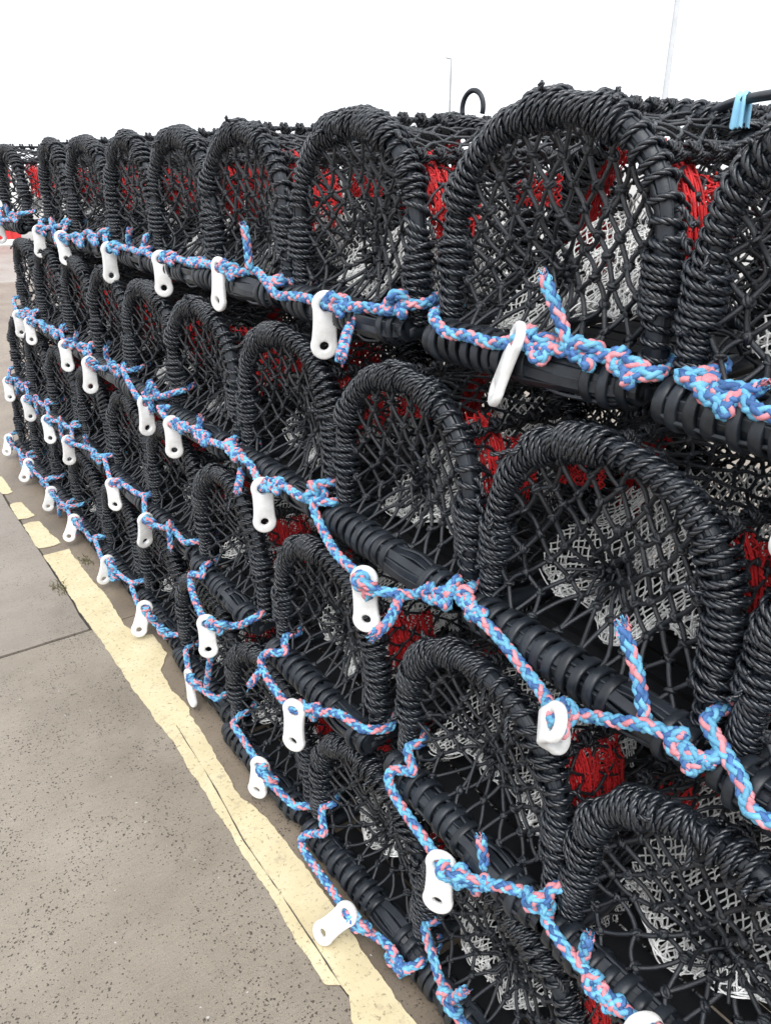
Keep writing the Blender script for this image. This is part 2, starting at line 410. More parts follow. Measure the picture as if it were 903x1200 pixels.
def make_end_net(seed):
    """the net closing the front: knotted diamond meshes tied to the hoop, drawn in to a gathered knot low in the middle"""
    g = np.random.default_rng(seed)
    mb = MB()
    hw, top, zb = HW - .016, HT - .016, BAR_Z + .026
    def depth_in(p):                                  # > 0 inside the opening
        x, z = np.abs(p[:, 0]), p[:, 1]
        e = np.maximum(z - ZL, 0) / (top - ZL)
        f = (x / hw) ** 2.25 + e ** 2.25
        return np.minimum((1 - f) * .11, z - zb)
    tall = seed % 2 == 0
    dx, dz = (.0255, .0365) if tall else (.0295, .0305)
    C = np.array([g.uniform(-.05, .02), g.uniform(.150, .185)]); dep = g.uniform(.06, .085)
    rot = g.uniform(-.12, .12); c_, s_ = math.cos(rot), math.sin(rot)
    I, J = np.meshgrid(np.arange(-16, 17), np.arange(-10, 22), indexing='ij')
    ok = (I + J) % 2 == 0
    idx = -np.ones(I.shape, int); idx[ok] = np.arange(ok.sum())
    base = np.stack([I[ok] * dx, .22 + (J[ok] - 6) * dz], -1)
    base = (base - [0, .22]) @ np.array([[c_, s_], [-s_, c_]]) + [0, .22]
    # uneven pull: slow drift over the panel and a little play at each knot
    ph = g.uniform(0, 6, 4)
    base += .0085 * np.stack([np.sin(base[:, 1] * 17 + ph[0]) + .6 * np.sin(base[:, 0] * 23 + ph[1]), np.sin(base[:, 0] * 15 + ph[2]) + .6 * np.sin(base[:, 1] * 21 + ph[3])], -1)
    base += g.normal(0, .0034, base.shape)
    def warp(p):
        v = p - C; r = np.linalg.norm(v, axis=1, keepdims=True)
        w = np.clip(depth_in(p) / .05, 0, 1)[:, None]
        k = (.50 * np.exp(-(r / .085) ** 2) + .06 * np.exp(-(r / .17) ** 2)) * w
        tw = .5 * np.exp(-(r / .06) ** 2) * w
        q = v * (1 - k); q = np.concatenate([q[:, :1] * np.cos(tw) - q[:, 1:] * np.sin(tw), q[:, :1] * np.sin(tw) + q[:, 1:] * np.cos(tw)], 1) + C
        y = (dep * np.exp(-(r / .10) ** 2) + .018) * w - .018 * np.exp(-((p[:, 1:] - zb) / .03) ** 2)
        y = y + g.normal(0, .0025, y.shape) * w
        return np.stack([q[:, 0], y[:, 0], q[:, 1] - .006 * w[:, 0]], -1)
    ins = depth_in(base) > 0
    A, B, rimk = [], [], []
    I0, J0 = I[ok], J[ok]
    for di in (-1, 1):
        ii, jj = I0 + di + 16, J0 + 1 + 10
        good = (ii >= 0) & (ii < 33) & (jj < 32)
        for n in np.nonzero(good)[0]:
            m = idx[ii[n], jj[n]]
            if m < 0: continue
            if ins[n] and ins[m]: A.append(('n', n)); B.append(('n', m))
            elif ins[n] or ins[m]:
                p, q = (n, m) if ins[n] else (m, n)
                lo, hi = 0.0, 1.0
                for _ in range(18):
                    t = (lo + hi) / 2
                    if depth_in((base[p] * (1 - t) + base[q] * t)[None])[0] > 0: lo = t
                    else: hi = t
                A.append(('n', p)); B.append(('r', base[p] * (1 - lo) + base[q] * lo))
    W = warp(base)
    def pt(e):
        return W[e[1]] if e[0] == 'n' else warp(np.asarray(e[1])[None])[0]
    A = np.array([pt(e) for e in A]); Bn = np.array([pt(e) for e in B])
    keep = g.random(len(A)) > .012
    A, Bn = A[keep], Bn[keep]
    ln = np.linalg.norm(A - Bn, axis=1, keepdims=True)
    sag = g.normal(0, 1, A.shape) * ln * .055 + np.array([0, 0, -.03]) * ln
    batch_tubes(mb, bowed(A, Bn, sag, 6), .0041, 6)
    q = W[ins]
    lumps(mb, q, .0084)
    # each knot shows the crossing loops of the twine
    for _ in range(2):
        o = unit(g.normal(size=q.shape)); e = unit(np.cross(o, g.normal(size=q.shape))); f = np.cross(o, e)
        a = np.linspace(0, 2 * PI * .85, 9)[None, :, None]
        batch_tubes(mb, q[:, None] + .0080 * (np.cos(a) * e[:, None] + np.sin(a) * f[:, None]), .0033, 5)
    # gathered knot with loose ends
    C3 = np.array([C[0], dep + .015, C[1]])
    lumps(mb, C3 + g.normal(0, .010, (30, 3)), .0085)
    e0 = C3 + g.normal(0, .014, (26, 3)); e1 = e0 + g.normal(0, .022, (26, 3)) + [0, -.012, -.012]
    batch_tubes(mb, bowed(e0, e1, g.normal(0, .008, e0.shape), 6), .003, 6)
    return mb

def diamond(mb, surf, nu, nv, r, kr, g, jit=.0, sag=.05, K=4, sides=5, wrap=False, drop=.0):
    """diamond meshes over a surface surf(u, v), u and v in 0..1"""
    nodes = []
    for j in range(nv + 1):
        u = (np.arange(nu + 1) + (.5 if j % 2 else 0)) / (nu + .5); v = np.full(nu + 1, j / nv)
        q = surf(u, v); q = q + g.normal(0, jit, q.shape); nodes.append(q)
    A, B = [], []
    for j in range(nv):
        i = np.arange(nu + 1); A.append(nodes[j][i]); B.append(nodes[j + 1][i])
        if j % 2 == 0: A.append(nodes[j][1:]); B.append(nodes[j + 1][:-1])
        else: A.append(nodes[j][:-1]); B.append(nodes[j + 1][1:])
    A = np.concatenate(A); B = np.concatenate(B)
    keep = g.random(len(A)) >= drop; A, B = A[keep], B[keep]
    ln = np.linalg.norm(A - B, axis=1, keepdims=True)
    batch_tubes(mb, bowed(A, B, g.normal(0, sag, A.shape) * ln, K), r, sides)
    if kr: lumps(mb, np.concatenate(nodes), kr)
    return nodes

DEPTH = .62
def arch_surf(u, y, inset=0.0):
    P, T, N, B = hoop_at(.02 + u * (HLEN - .04))
    q = P - N * np.reshape(inset, (-1, 1)); q[:, 1] = y
    return q

def make_roof_net(seed):
    g = np.random.default_rng(seed); mb = MB()
    def s(u, v):
        y = .035 + v * (DEPTH - .04)
        sagd = .018 * np.sin(PI * np.clip((v * 2) % 1.0, 0, 1))
        return arch_surf(u, y, -.008 + sagd)
    nodes = diamond(mb, s, 22, 16, .0030, .0066, g, .004, .07, 5, 6)
    # a head rope laced along the roof
    for ph in (.3, .5, .7):
        n = 60; v = np.linspace(0, 1, n)
        P = arch_surf(np.full(n, ph) + .006 * np.sin(9 * v), .03 + v * (DEPTH - .02), -.010)
        t, nn, b = pt_frames(P); twisted_strands(mb, catmull(P, 4), np.repeat(nn, 4, 0)[:len(P) * 4 - 3], .0062, .034, 5)
        for c in np.linspace(.06, .94, 12):
            k = arch_surf(np.array([ph]), .03 + c * (DEPTH - .02), -.011)[0]
            a = np.linspace(0, 2 * PI * 2, 30); C = np.stack([k[0] + .011 * np.cos(a), k[1] + .006 * a / PI - .012, k[2] + .011 * np.sin(a)], -1)
            o = np.stack([np.cos(a), 0 * a, np.sin(a)], -1); twisted_strands(mb, C, o, .0052, .03, 4)
    return mb

def make_rear_net(seed):
    g = np.random.default_rng(seed); mb = MB()
    def s(u, v):
        x = -.19 + .38 * u; h = np.interp(np.abs(x), [0, .1, .16, .19], [.40, .375, .33, .24])
        return np.stack([x, 0 * x + DEPTH - .01 + .01 * np.sin(8 * u + 5 * v), .06 + v * (h - .06)], -1)
    diamond(mb, s, 19, 26, .0032, .0070, g, .004, .06, 4, 5)
    return mb

def make_funnel_net(seed):
    """white twine funnel slung across the creel between its front and middle hoops"""
    g = np.random.default_rng(seed); mb = MB()
    z0, z1, y0 = g.uniform(.125, .155), g.uniform(.265, .295), g.uniform(.085, .105)
    tilt = g.uniform(.03, .12); xr = g.uniform(.17, .20)
    k = g.uniform(0, 6, 4)
    def s(u, v):
        x = -.205 + (xr + .205) * u
        y = y0 + .23 * v + (.022 * np.sin(6 * u + k[0]) + .012 * np.sin(17 * u + k[1])) * (1 - .6 * v)
        z = z0 + (z1 - z0) * v ** .8 + tilt * (u - .5) - .040 * np.sin(PI * u) * (1 - v) + .016 * np.sin(8 * u + 4 * v + k[2]) + .010 * np.sin(15 * u - 7 * v + k[3])
        return np.stack([x, y, z], -1)
    nodes = diamond(mb, s, 27, 28, .0017, .0028, g, .0012, .05, 4, 4, drop=.03)
    # the front hem gathered into loose folds
    diamond(mb, lambda u, v: s(u, v * .16) + np.stack([0 * u, .008 * np.sin(22 * u + k[0]), -.020 * v - .006 * np.sin(31 * u + k[1])], -1), 26, 6, .0016, .0027, g, .004, .14, 4, 4, drop=.12)
    u = np.linspace(0.02, .98, 60)
    for j in range(5):
        P = s(u, np.full(60, .0)) + g.normal(0, .004, 3) * [0, 1, .8] + np.stack([0 * u, .005 * np.sin(u * 30 + j), .006 * np.cos(u * 25 + 2 * j)], -1)
        sweep(mb, P, .0016, 4)
    # the inner mouth of the funnel hangs as a curtain deeper in
    def cur(u, v):
        x = -.20 + .26 * u; top = np.interp(np.abs(x), [0, .1, .16, .20], [.30, .29, .27, .22])
        return np.stack([x, .40 + .05 * u + .016 * np.sin(11 * u + k[0]), .05 + (top - .05) * v - .02 * np.sin(3 * u + k[2])], -1)
    diamond(mb, cur, 17, 20, .0018, .0029, g, .0012, .05, 4, 4, drop=.03)
    return mb

def make_red_net(seed):
    """red twine panels: bunched strands hanging behind the front hoop and along both sides"""
    g = np.random.default_rng(seed); mb = MB()
    def strands(surf, n, u0, u1, v0f, v1f, r=.0019):
        for k in range(n):
            u = u0 + (u1 - u0) * (k + g.uniform(-.3, .3)) / n
            a, b = v0f(u), v1f(u)
            if b - a < .04: continue
            v = np.linspace(a, b, 22)
            w = g.uniform(20, 60)
            P = surf(np.full(22, u) + .010 * np.sin(w * v + g.uniform(0, 6)) + g.normal(0, .0015, 22), v)
            P[:, 1] += .005 * np.sin(.7 * w * v + g.uniform(0, 6))
            sweep(mb, P, r * g.uniform(.8, 1.3), 4, 0, False)
    # side panels following the arch, just inside the roof net: near the front on the right, deeper on the left
    for side, y0, y1, s0, s1 in ((1, .075, .13, .14, g.uniform(.28, .34)), (1, .14, .20, .16, g.uniform(.25, .31)),
                                 (0, .31, .41, .12, g.uniform(.36, .40)), (0, .42, .47, .06, g.uniform(.15, .28))):
        f = (lambda u, v, y0=y0, y1=y1, side=side: arch_surf(np.clip(v if side == 0 else 1 - v, 0, 1), y0 + (y1 - y0) * u, .010 + .006 * np.sin(20 * u)))
        gap = g.uniform(.25, .75)
        strands(f, 30 if side else 50, 0, 1, lambda u: s0 + .03 * math.sin(9 * u), lambda u: s1 - .05 * abs(math.sin(5 * u + gap)))
        diamond(mb, lambda u, v, f=f: f(u, s0 + (s1 - s0) * v), 7, 20, .0016, .0026, g, .002, .12, 4, 4)
    ph = g.uniform(0, 6)
    # scraps at the upper left
    def scr(u, v): return np.stack([-.20 + .07 * u, .16 + .04 * u, .27 + .07 * v], -1)
    strands(scr, 18, 0, 1, lambda u: .1, lambda u: .5 + .4 * abs(math.sin(9 * u + ph)))
    return mb

def make_base():
    """slatted floor of the creel, added to darken its inside, with its side rails"""
    mb = MB()
    def box(x0, x1, y0, y1, z0, z1):
        v = [(x, y, z) for x in (x0, x1) for y in (y0, y1) for z in (z0, z1)]
        mb.add(v, [(0, 1, 3, 2), (4, 6, 7, 5), (0, 4, 5, 1), (2, 3, 7, 6), (0, 2, 6, 4), (1, 5, 7, 3)], None, 0)
    for k in range(9):  # broad slats added to keep light out of the creels below
        y = .05 + k * .068; box(-.19, .19, y, y + .056, .018 + .002 * (k % 2), .030 + .002 * (k % 2))
    return mb
def make_rail(sx):
    mb = MB(); n = 40; y = np.linspace(.0, DEPTH + .02, n)
    a = np.linspace(0, 2 * PI, 12, endpoint=False)
    P = np.stack([0 * y + sx * HW, y, 0 * y + .04 + .002 * np.sin(y * 30)], -1)
    sweep(mb, P, .019 * (1 + .06 * np.sin(y * 80)), 12)
    return mb
def make_rear_bar():
    mb = MB(); x = np.linspace(-.23, .23, 30)
    sweep(mb, np.stack([x, 0 * x + DEPTH + .02, 0 * x + .04], -1), .028, 14); return mb

NV = 5
PROTO = []
rail_me = [make_rail(s).mesh('side_rail', M['rubber']) for s in (-1, 1)]
base_me = make_base().mesh('base_slats', M['slat'], False)
rearbar_me = make_rear_bar().mesh('rear_bar', M['rubber'])
for k in range(NV):
    c, b = make_bar(100 + k)
    PROTO.append(dict(
        bar=c.mesh('base_bar', M['rubber'], False), bands=[q.mesh('rubber_binding', M['rubber']) for q in b if q.n],
        hoop=make_hoop(200 + k).mesh('hoop', M['rubber']), lash=make_lashing(300 + k, [1, 1.25, .85, 1.1, .95][k]).mesh('rope_lashing', M['black_rope']),
        net=make_end_net(400 + k).mesh('end_net', M['black_twine']), roof=make_roof_net(500 + k).mesh('roof_net', [M['black_twine']]),
        rear=make_rear_net(600 + k).mesh('rear_net', M['black_twine']), fun=make_funnel_net(700 + k).mesh('funnel_net', M['white_twine']),
        red=make_red_net(800 + k).mesh('red_net', M['red_twine'])))

def make_creel(k):
    p = PROTO[k]
    t = bpy.data.objects.new('lobster_creel', None); COL.objects.link(t); t.empty_display_size = .1
    bar = obj('base_bar', p['bar'], t); [obj('rubber_binding', q, bar) for q in p['bands']]
    for y, q in ((.03, 0), (.31, 1), (DEPTH, 2)):
        pp = PROTO[(k + q) % NV]
        h = obj('hoop', pp['hoop'], t, (0, y, 0)); obj('rope_lashing', pp['lash'], h)
    obj('end_net', p['net'], t, (0, .03, 0)); obj('roof_net', p['roof'], t); obj('rear_net', p['rear'], t)
    obj('funnel_net', p['fun'], t); obj('red_net', p['red'], t)
    for m in rail_me: obj('side_rail', m, t)
    obj('rear_bar', rearbar_me, t); obj('base_slats', base_me, t)
    return t
def copy_tree(o, parent=None):
    c = o.copy(); COL.objects.link(c)
    if parent is not None: c.parent = parent
    for ch in list(o.children): copy_tree(ch, c)
    return c

# ------------------------------------------------------------------ stacking
E = 1.73                                             # eye height
ROW = dict(A=dict(x=.92, o=.012, z=1.383, name='top'), B=dict(x=.84, o=.016, z=.923, name='second'),
           C=dict(x=.764, o=.022, z=.463, name='third'), D=dict(x=.724, o=.030, z=.003, name='bottom'))
POS = dict(A=[.392, .915, 1.475, 2.01, 2.44, 2.91, 3.43, 3.93, 4.86],
           B=[.17, .68, 1.19, 1.695, 2.21, 2.66, 3.12, 3.60, 4.10, 4.62],
           C=[.35, .845, 1.40, 1.99, 2.50, 3.00, 3.50, 4.00, 4.48, 4.97],
           D=[.73, 1.18, 1.69, 2.19, 2.69, 3.20, 3.70, 4.15, 4.60, 5.08])
def rowx(row, t):
    s = lambda a, b: (lambda q: q * q * (3 - 2 * q))(min(1.0, max(0.0, (t - a) / (b - a))))
    return ROW[row]['x'] + dict(A=0.0, B=.022 * s(2.2, 3.8), C=.052 * s(1.6, 2.8), D=.046 * s(1.75, 2.8))[row]
ORD = ['first', 'second', 'third', 'fourth', 'fifth', 'sixth', 'seventh', 'eighth', 'ninth', 'tenth', 'eleventh']
protos = [None] * NV
def creel_label(row, i, n):
    nm = ROW[row]['name']
    if i == 0: return f'black rope-lashed lobster creel at the right-hand end of the {nm} row'
    if i == n - 1: return f'black rope-lashed lobster creel at the far left end of the {nm} row'
    return f'black rope-lashed lobster creel, {ORD[i]} from the right-hand end in the {nm} row'
SPECIAL = {('A', 1): 'black lobster creel with the tallest-looking arch, right of centre in the top row',
           ('A', 2): 'black lobster creel in the top row behind the broad face-on white toggle',
           ('B', 1): 'large round-arched lobster creel in the second row behind the upright cut rope tail'}
CREEL = {}
for row in 'ABCD':
    for i, t in enumerate(POS[row]):
        k = (i * 2 + 'ABCD'.index(row) * 3 + (i // 3)) % NV
        if protos[k] is None: protos[k] = make_creel(k); o = protos[k]
        else: o = copy_tree(protos[k])
        R = ROW[row]
        o.location = (rowx(row, t) + R['o'] + rng.normal(0, .004), t, R['z'])
        o.rotation_euler = (0, 0, -PI / 2 + rng.normal(0, .022))
        tag(o, SPECIAL.get((row, i), creel_label(row, i, len(POS[row]))), 'lobster creel', 'lobster creels stacked in four rows')
        CREEL[row, i] = o

# ------------------------------------------------------------------ bridle ropes and toggles
TR = {
 'A':[
  dict(p=[(0.61, 1.469), (0.573, 1.462), (0.537, 1.459), (0.517, 1.464), (0.494, 1.447), (0.44, 1.446), (.36, 1.46), (.2, 1.45), (.06, 1.46)],tail=[(0.511, 1.466), (0.486, 1.483)],tog=(0.395, 1.402),kn=[2]),
  dict(p=[(1.147, 1.468), (1.108, 1.446), (1.052, 1.45), (0.984, 1.448), (0.927, 1.461), (0.9, 1.455), (0.855, 1.462), (0.805, 1.466), (0.768, 1.472), (0.732, 1.473), (0.688, 1.465), (0.648, 1.475), (0.617, 1.47)],tail=[(0.797, 1.474), (0.831, 1.528), (0.862, 1.572)],tog=(0.896, 1.472),kn=[5,8,10]),
  dict(p=[(1.825, 1.459), (1.769, 1.432), (1.66, 1.442), (1.531, 1.441), (1.462, 1.441), (1.368, 1.457), (1.282, 1.462), (1.253, 1.479), (1.165, 1.475), (1.154, 1.454)],tail=[(1.369, 1.449), (1.42, 1.406), (1.458, 1.333)],tog=(1.489, 1.449),kn=[4,7]),
  dict(p=[(2.327, 1.466), (2.211, 1.47), (2.082, 1.465), (1.984, 1.464), (1.88, 1.479), (1.825, 1.459)],tail=[(1.893, 1.484), (1.895, 1.537), (1.906, 1.587)],tog=(2.048, 1.473),kn=[3]),
  dict(p=[(2.76, 1.465), (2.656, 1.451), (2.555, 1.446), (2.425, 1.463), (2.31, 1.458), (2.212, 1.465)],tail=None,tog=(2.493, 1.456),kn=[3]),
 ],
 'B':[
  None,
  dict(p=[(0.93, 0.998), (0.903, 0.991), (0.845, 0.958), (0.754, 0.919), (0.711, 0.895), (0.679, 0.872), (0.651, 0.905), (0.572, 0.943), (0.521, 0.97), (0.472, 0.985), (0.44, 0.98), (0.396, 0.979), (0.368, 1.008), (0.359, 1.032), (0.34, 0.996)],tail=[(0.512, 0.984), (0.544, 1.068), (0.578, 1.118)],tog=(0.667, 0.891),kn=[1,10]),
  dict(p=[(1.467, 1.018), (1.487, 0.966), (1.442, 0.922), (1.386, 0.888), (1.295, 0.87), (1.253, 0.869), (1.193, 0.878), (1.086, 0.923), (0.991, 0.97), (0.93, 1.001)],tail=[(1.117, 0.911), (1.153, 0.834), (1.219, 0.755)],tog=(1.229, 0.903),kn=[0,8]),
  dict(p=[(2.005, 0.983), (1.917, 0.993), (1.838, 0.979), (1.752, 0.94), (1.651, 0.978), (1.553, 0.979), (1.469, 0.995)],tail=[(1.85, 1.005), (1.864, 0.956), (1.907, 0.874)],tog=(1.705, 0.956),kn=[1,4]),
  dict(p=[(2.549, 0.964), (2.406, 0.94), (2.268, 0.963), (2.143, 0.977), (2.005, 0.983)],tail=[(2.151, 0.982), (2.131, 1.036)],tog=(2.341, 0.965),kn=[3]),
 ],
 'C':[
  dict(p=[(0.599, 0.533), (0.577, 0.519), (0.537, 0.508), (0.495, 0.505), (0.456, 0.509), (0.412, 0.509), (0.38, 0.527), (.3, .54), (.17, .55)],tail=[(0.504, 0.539), (0.5, 0.602)],tog=(0.372, 0.55),kn=[4]),
  dict(p=[(0.977, 0.573), (1.053, 0.52), (1.066, 0.473), (1.02, 0.442), (0.934, 0.417), (0.876, 0.403), (0.83, 0.422), (0.778, 0.458), (0.711, 0.5), (0.654, 0.541), (0.609, 0.565), (0.594, 0.607)],tail=[(0.731, 0.501), (0.744, 0.543), (0.757, 0.588)],tog=(0.847, 0.447),kn=[7,10]),
  dict(p=[(1.535, 0.556), (1.657, 0.484), (1.698, 0.42), (1.619, 0.385), (1.5, 0.397), (1.409, 0.456), (1.282, 0.524), (1.17, 0.552), (1.06, 0.626)],tail=[(1.678, 0.421), (1.766, 0.313)],tog=(1.452, 0.435),kn=[5]),
  dict(p=[(2.15, 0.498), (2.282, 0.444), (2.291, 0.359), (2.15, 0.328), (2.007, 0.383), (1.832, 0.484), (1.614, 0.577)],tail=None,tog=(2.073, 0.37),kn=[4]),
 ],
 'D':[
  dict(p=[(0.838, 0.161), (0.819, 0.133), (0.779, 0.121), (0.727, 0.095), (.64, .09), (.52, .1)],tail=[(0.768, 0.149), (0.732, 0.22)],tog=None,kn=[2]),
  dict(p=[(1.299, 0.141), (1.405, 0.044), (1.431, -0.023), (1.347, -0.038), (1.267, -0.041), (1.204, -0.051), (1.122, -0.009), (1.047, 0.017), (0.96, 0.031), (0.874, 0.09), (0.844, 0.159)],tail=None,tog=(1.154, 0.013),kn=[6,8]),
  dict(p=[(1.864, 0.117), (1.791, 0.11), (1.673, 0.086), (1.578, 0.103), (1.462, 0.101), (1.36, 0.146), (1.336, 0.115)],tail=None,tog=(1.609, 0.151),kn=[3,5]),
  dict(p=[(2.301, 0.083), (2.281, 0.039), (2.14, 0.107), (1.992, 0.128), (1.866, 0.169)],tail=[(2.047, 0.15), (1.966, 0.322)],tog=(2.193, 0.103),kn=[3]),
 ],
}
FARTOG = dict(A=[(2.99, 1.446), (3.647, 1.422), (4.047, 1.465)], B=[(2.559, .964), (3.254, .976), (3.657, 1.01), (4.348, 1.0), (4.60, 1.0)],
              C=[(2.63, .54), (3.05, .54), (3.72, .54), (4.12, .52), (4.58, .50)], D=[(2.67, .14), (3.15, .14), (3.68, .14), (4.12, .14), (4.64, .14)])

def settle(row, t, z, off=0.0):
    """a point measured on the row's rope plane, slid towards the eye if it hangs below the bar's shoulder"""
    d = rowx(row, t) + off; zr = ROW[row]['z'] + .085
    lo = zr - .055
    if z < lo:
        s = (E - lo) / (E - z); return (d * s, t * s, lo)
    return (d, t, z)

def braid(mb, P, R=.0062, r=.0045, pitch=.088, per=24, sides=5, pinks=(2, 6)):
    C, Ln = resample(P, pitch / per)
    for _ in range(2): C[1:-1] = .25 * C[:-2] + .5 * C[1:-1] + .25 * C[2:]
    T, N, B = pt_frames(C)
    w = 2 * PI * np.linspace(0, Ln, len(C)) / pitch
    n = 4
    for k in range(8):
        cw = k < 4
        th = (w if cw else -w) + 2 * PI * (k % 4) / n
        rad = R + (.0017 if cw else -.0017) * np.cos(n * w)
        o = np.cos(th)[:, None] * N + np.sin(th)[:, None] * B
        c = C + rad[:, None] * o
        t2 = unit(np.gradient(c, axis=0)); n2 = unit(o - t2 * np.sum(o * t2, 1, keepdims=True))
        mat = 2 if k in pinks else (1 if k in (1, 5, (pinks[0] + 2) % 4) else 0)
        tube_frames(mb, c, n2, np.cross(t2, n2), r, sides, mat, True)

def knot_points(c, e, up, out, s=.0105):
    """an overhand knot in the rope's own run: comes in along e, leaves along e"""
    pts = []
    for tau in np.linspace(-.45 * PI, 1.25 * PI, 15):
        x = math.sin(tau) + 2 * math.sin(2 * tau); y = math.cos(tau) - 2 * math.cos(2 * tau); z = -math.sin(3 * tau)
        pts.append(c + s * (x * e + .85 * y * up + .9 * z * out))
    return pts

def rope_path(row, P3, knots, g):
    """insert knots into the traced run"""
    out = []
    n = len(P3)
    for i, p in enumerate(P3):
        if i in knots:
            e = P3[min(i + 1, n - 1)] - P3[max(i - 1, 0)]; e = e / np.linalg.norm(e)
            up = np.array([-.3, 0, 1.0]); up = up - e * up.dot(e); up /= np.linalg.norm(up)
            o = np.cross(e, up); o = o if o[0] < 0 else -o
            K = knot_points(p + np.array([-.008, 0, .0]), e, up, o, g.uniform(.0085, .0110))
            if (K[-1] - K[0]).dot(e) < 0: K = K[::-1]
            out += K
        else: out.append(p)
    return np.array(out)

def toggle_mesh(seed):
    """flat dog-bone toggle with two holes; origin in the upper hole, hanging along -z, face along y"""
    g = np.random.default_rng(seed)
    Lc, R1, wst = .071, .0238, .0208
    pts = []
    for a in np.linspace(-.12 * PI, 1.12 * PI, 26): pts.append((R1 * math.cos(a), R1 * math.sin(a)))
    for v in np.linspace(0, 1, 9)[1:-1]:
        pts.append((-(wst + (R1 * .93 - wst) * (abs(2 * v - 1)) ** 2), -.009 - (Lc - .018) * v))
    for a in np.linspace(.88 * PI, 2.12 * PI, 26): pts.append((R1 * math.cos(a), -Lc + R1 * math.sin(a)))
    for v in np.linspace(1, 0, 9)[1:-1]:
        pts.append(((wst + (R1 * .93 - wst) * (abs(2 * v - 1)) ** 2), -.009 - (Lc - .018) * v))
    out = np.array(pts)
    nrm = unit(np.stack([np.gradient(out[:, 1]), -np.gradient(out[:, 0])], -1))
    nx = np.roll(out, -1, 0) - np.roll(out, 1, 0); nrm = unit(np.stack([nx[:, 1], -nx[:, 0]], -1))
    h, bv = .0062, .0042
    steps = [(0, 1)] + [(1 - math.cos(a), math.sin(a)) for a in ()]
    prof = [(bv, h), (bv * .5, h - bv * .13), (bv * .13, h - bv * .5), (0, h - bv), (0, -h + bv), (bv * .13, -h + bv * .5), (bv * .5, -h + bv * .13), (bv, -h)]
    bm = bmesh.new()
    def ring(base, nr, sgn):
        loops = []
        for ins, y in prof:
            loops.append([bm.verts.new((p[0] - sgn * n_[0] * ins, y, p[1] - sgn * n_[1] * ins)) for p, n_ in zip(base, nr)])
        k = len(base)
        for a, b in zip(loops[:-1], loops[1:]):
            for i in range(k):
                j = (i + 1) % k
                bm.faces.new((a[i], a[j], b[j], b[i]))
        return loops
    L1 = ring(out, nrm, 1)
    holes = []
    for (cz, rr) in ((0, .0105), (-Lc, .0078)):
        a = np.linspace(0, 2 * PI, 22, endpoint=False)
        base = np.stack([rr * np.cos(a), cz + rr * np.sin(a)], -1); nr = np.stack([np.cos(a), np.sin(a)], -1)
        holes.append(ring(base, nr, -1))
    for idx in (0, -1):
        edges = []
        for lp in [L1[idx]] + [hh[idx] for hh in holes]:
            for i in range(len(lp)):
                e = bm.edges.get((lp[i], lp[(i + 1) % len(lp)]))
                edges.append(e)
        bmesh.ops.triangle_fill(bm, use_beauty=True, use_dissolve=False, edges=edges)
    bmesh.ops.recalc_face_normals(bm, faces=bm.faces)
    me = bpy.data.meshes.new('toggle'); bm.to_mesh(me); bm.free()
    me.polygons.foreach_set('use_smooth', np.full(len(me.polygons), True)); me.materials.append(M['white_plastic'])
    try: me.set_sharp_from_angle(angle=math.radians(40))
    except Exception: pass
    return me
TOG = toggle_mesh(1)
TOG_BENT = TOG.copy(); TOG_BENT.name = 'toggle'
_v = np.zeros(len(TOG_BENT.vertices) * 3); TOG_BENT.vertices.foreach_get('co', _v); _v = _v.reshape(-1, 3)
_s = np.linspace(-.03, .11, 400); _th = math.radians(62) * np.clip((_s - .020) / .032, 0, 1); _ds = _s[1] - _s[0]
_cy = np.cumsum(np.sin(_th)) * _ds; _cz = -.03 * 0 - np.cumsum(np.cos(_th)) * _ds; _cz = _cz - np.interp(0, _s, _cz)
_q = -_v[:, 2]; _t = np.interp(_q, _s, _th)
_v = np.stack([_v[:, 0], np.interp(_q, _s, _cy) + _v[:, 1] * np.cos(_t), np.interp(_q, _s, _cz) + _v[:, 1] * np.sin(_t)], -1)
TOG_BENT.vertices.foreach_set('co', _v.ravel()); TOG_BENT.update()
tog_proto = None
def place_toggle(hole, axis, normal, label, scale=1.0, bent=False):
    global tog_proto
    if tog_proto is None:
        o = bpy.data.objects.new('toggle', TOG); tog_proto = o
    else: o = tog_proto.copy()
    if bent: o.data = TOG_BENT
    COL.objects.link(o)
    a = Vector(axis).normalized(); n = Vector(normal); n = (n - a * n.dot(a)).normalized(); x = n.cross(-a)
    o.matrix_world = Matrix.Translation(hole) @ Matrix((x, n, -a)).transposed().to_4x4() @ Matrix.Scale(scale, 4)
    tag(o, label, 'toggle', 'white toggles on the bridle ropes')
    return o

# how each near toggle hangs: (axis from the tied hole to the free end, face direction, how far it stands out)
HANG = {('A', 1): ((-.10, .32, -1), (-.80, .60, .1)), ('A', 2): ((-.02, .10, -1), (-.45, -1, .1)), ('A', 3): ((-.05, .12, -1), (-.75, -.15, 0)),
        ('A', 4): ((0, .02, -1), (-.4, -1, 0)), ('B', 1): ((.15, .75, -.78), (.10, -.75, .55)), ('B', 2): ((-.05, -.16, -1), (-.85, -.75, .1)),
        ('B', 3): ((-.02, -.02, -1), (-.4, -1, .1)), ('B', 4): ((-.02, .04, -1), (-.4, -1, 0)), ('C', 0): ((-.1, -.1, -1), (-.6, -1, .3)),
        ('C', 1): ((-.05, .0, -1), (-.8, -.5, .15)), ('C', 2): ((-.05, .02, -1), (-.95, -.55, .1)), ('C', 3): ((-.05, -.05, -1), (-.5, -1, 0)),
        ('D', 1): ((-.42, .34, -.66), (-.75, -.40, .6)), ('D', 2): ((-.10, .12, -1), (-.9, -.6, .2)), ('D', 3): ((-.02, -.08, -1), (-1, -.05, 0))}
HANG[('A', 0)] = ((0, .05, -1), (-.4, -1, 0))

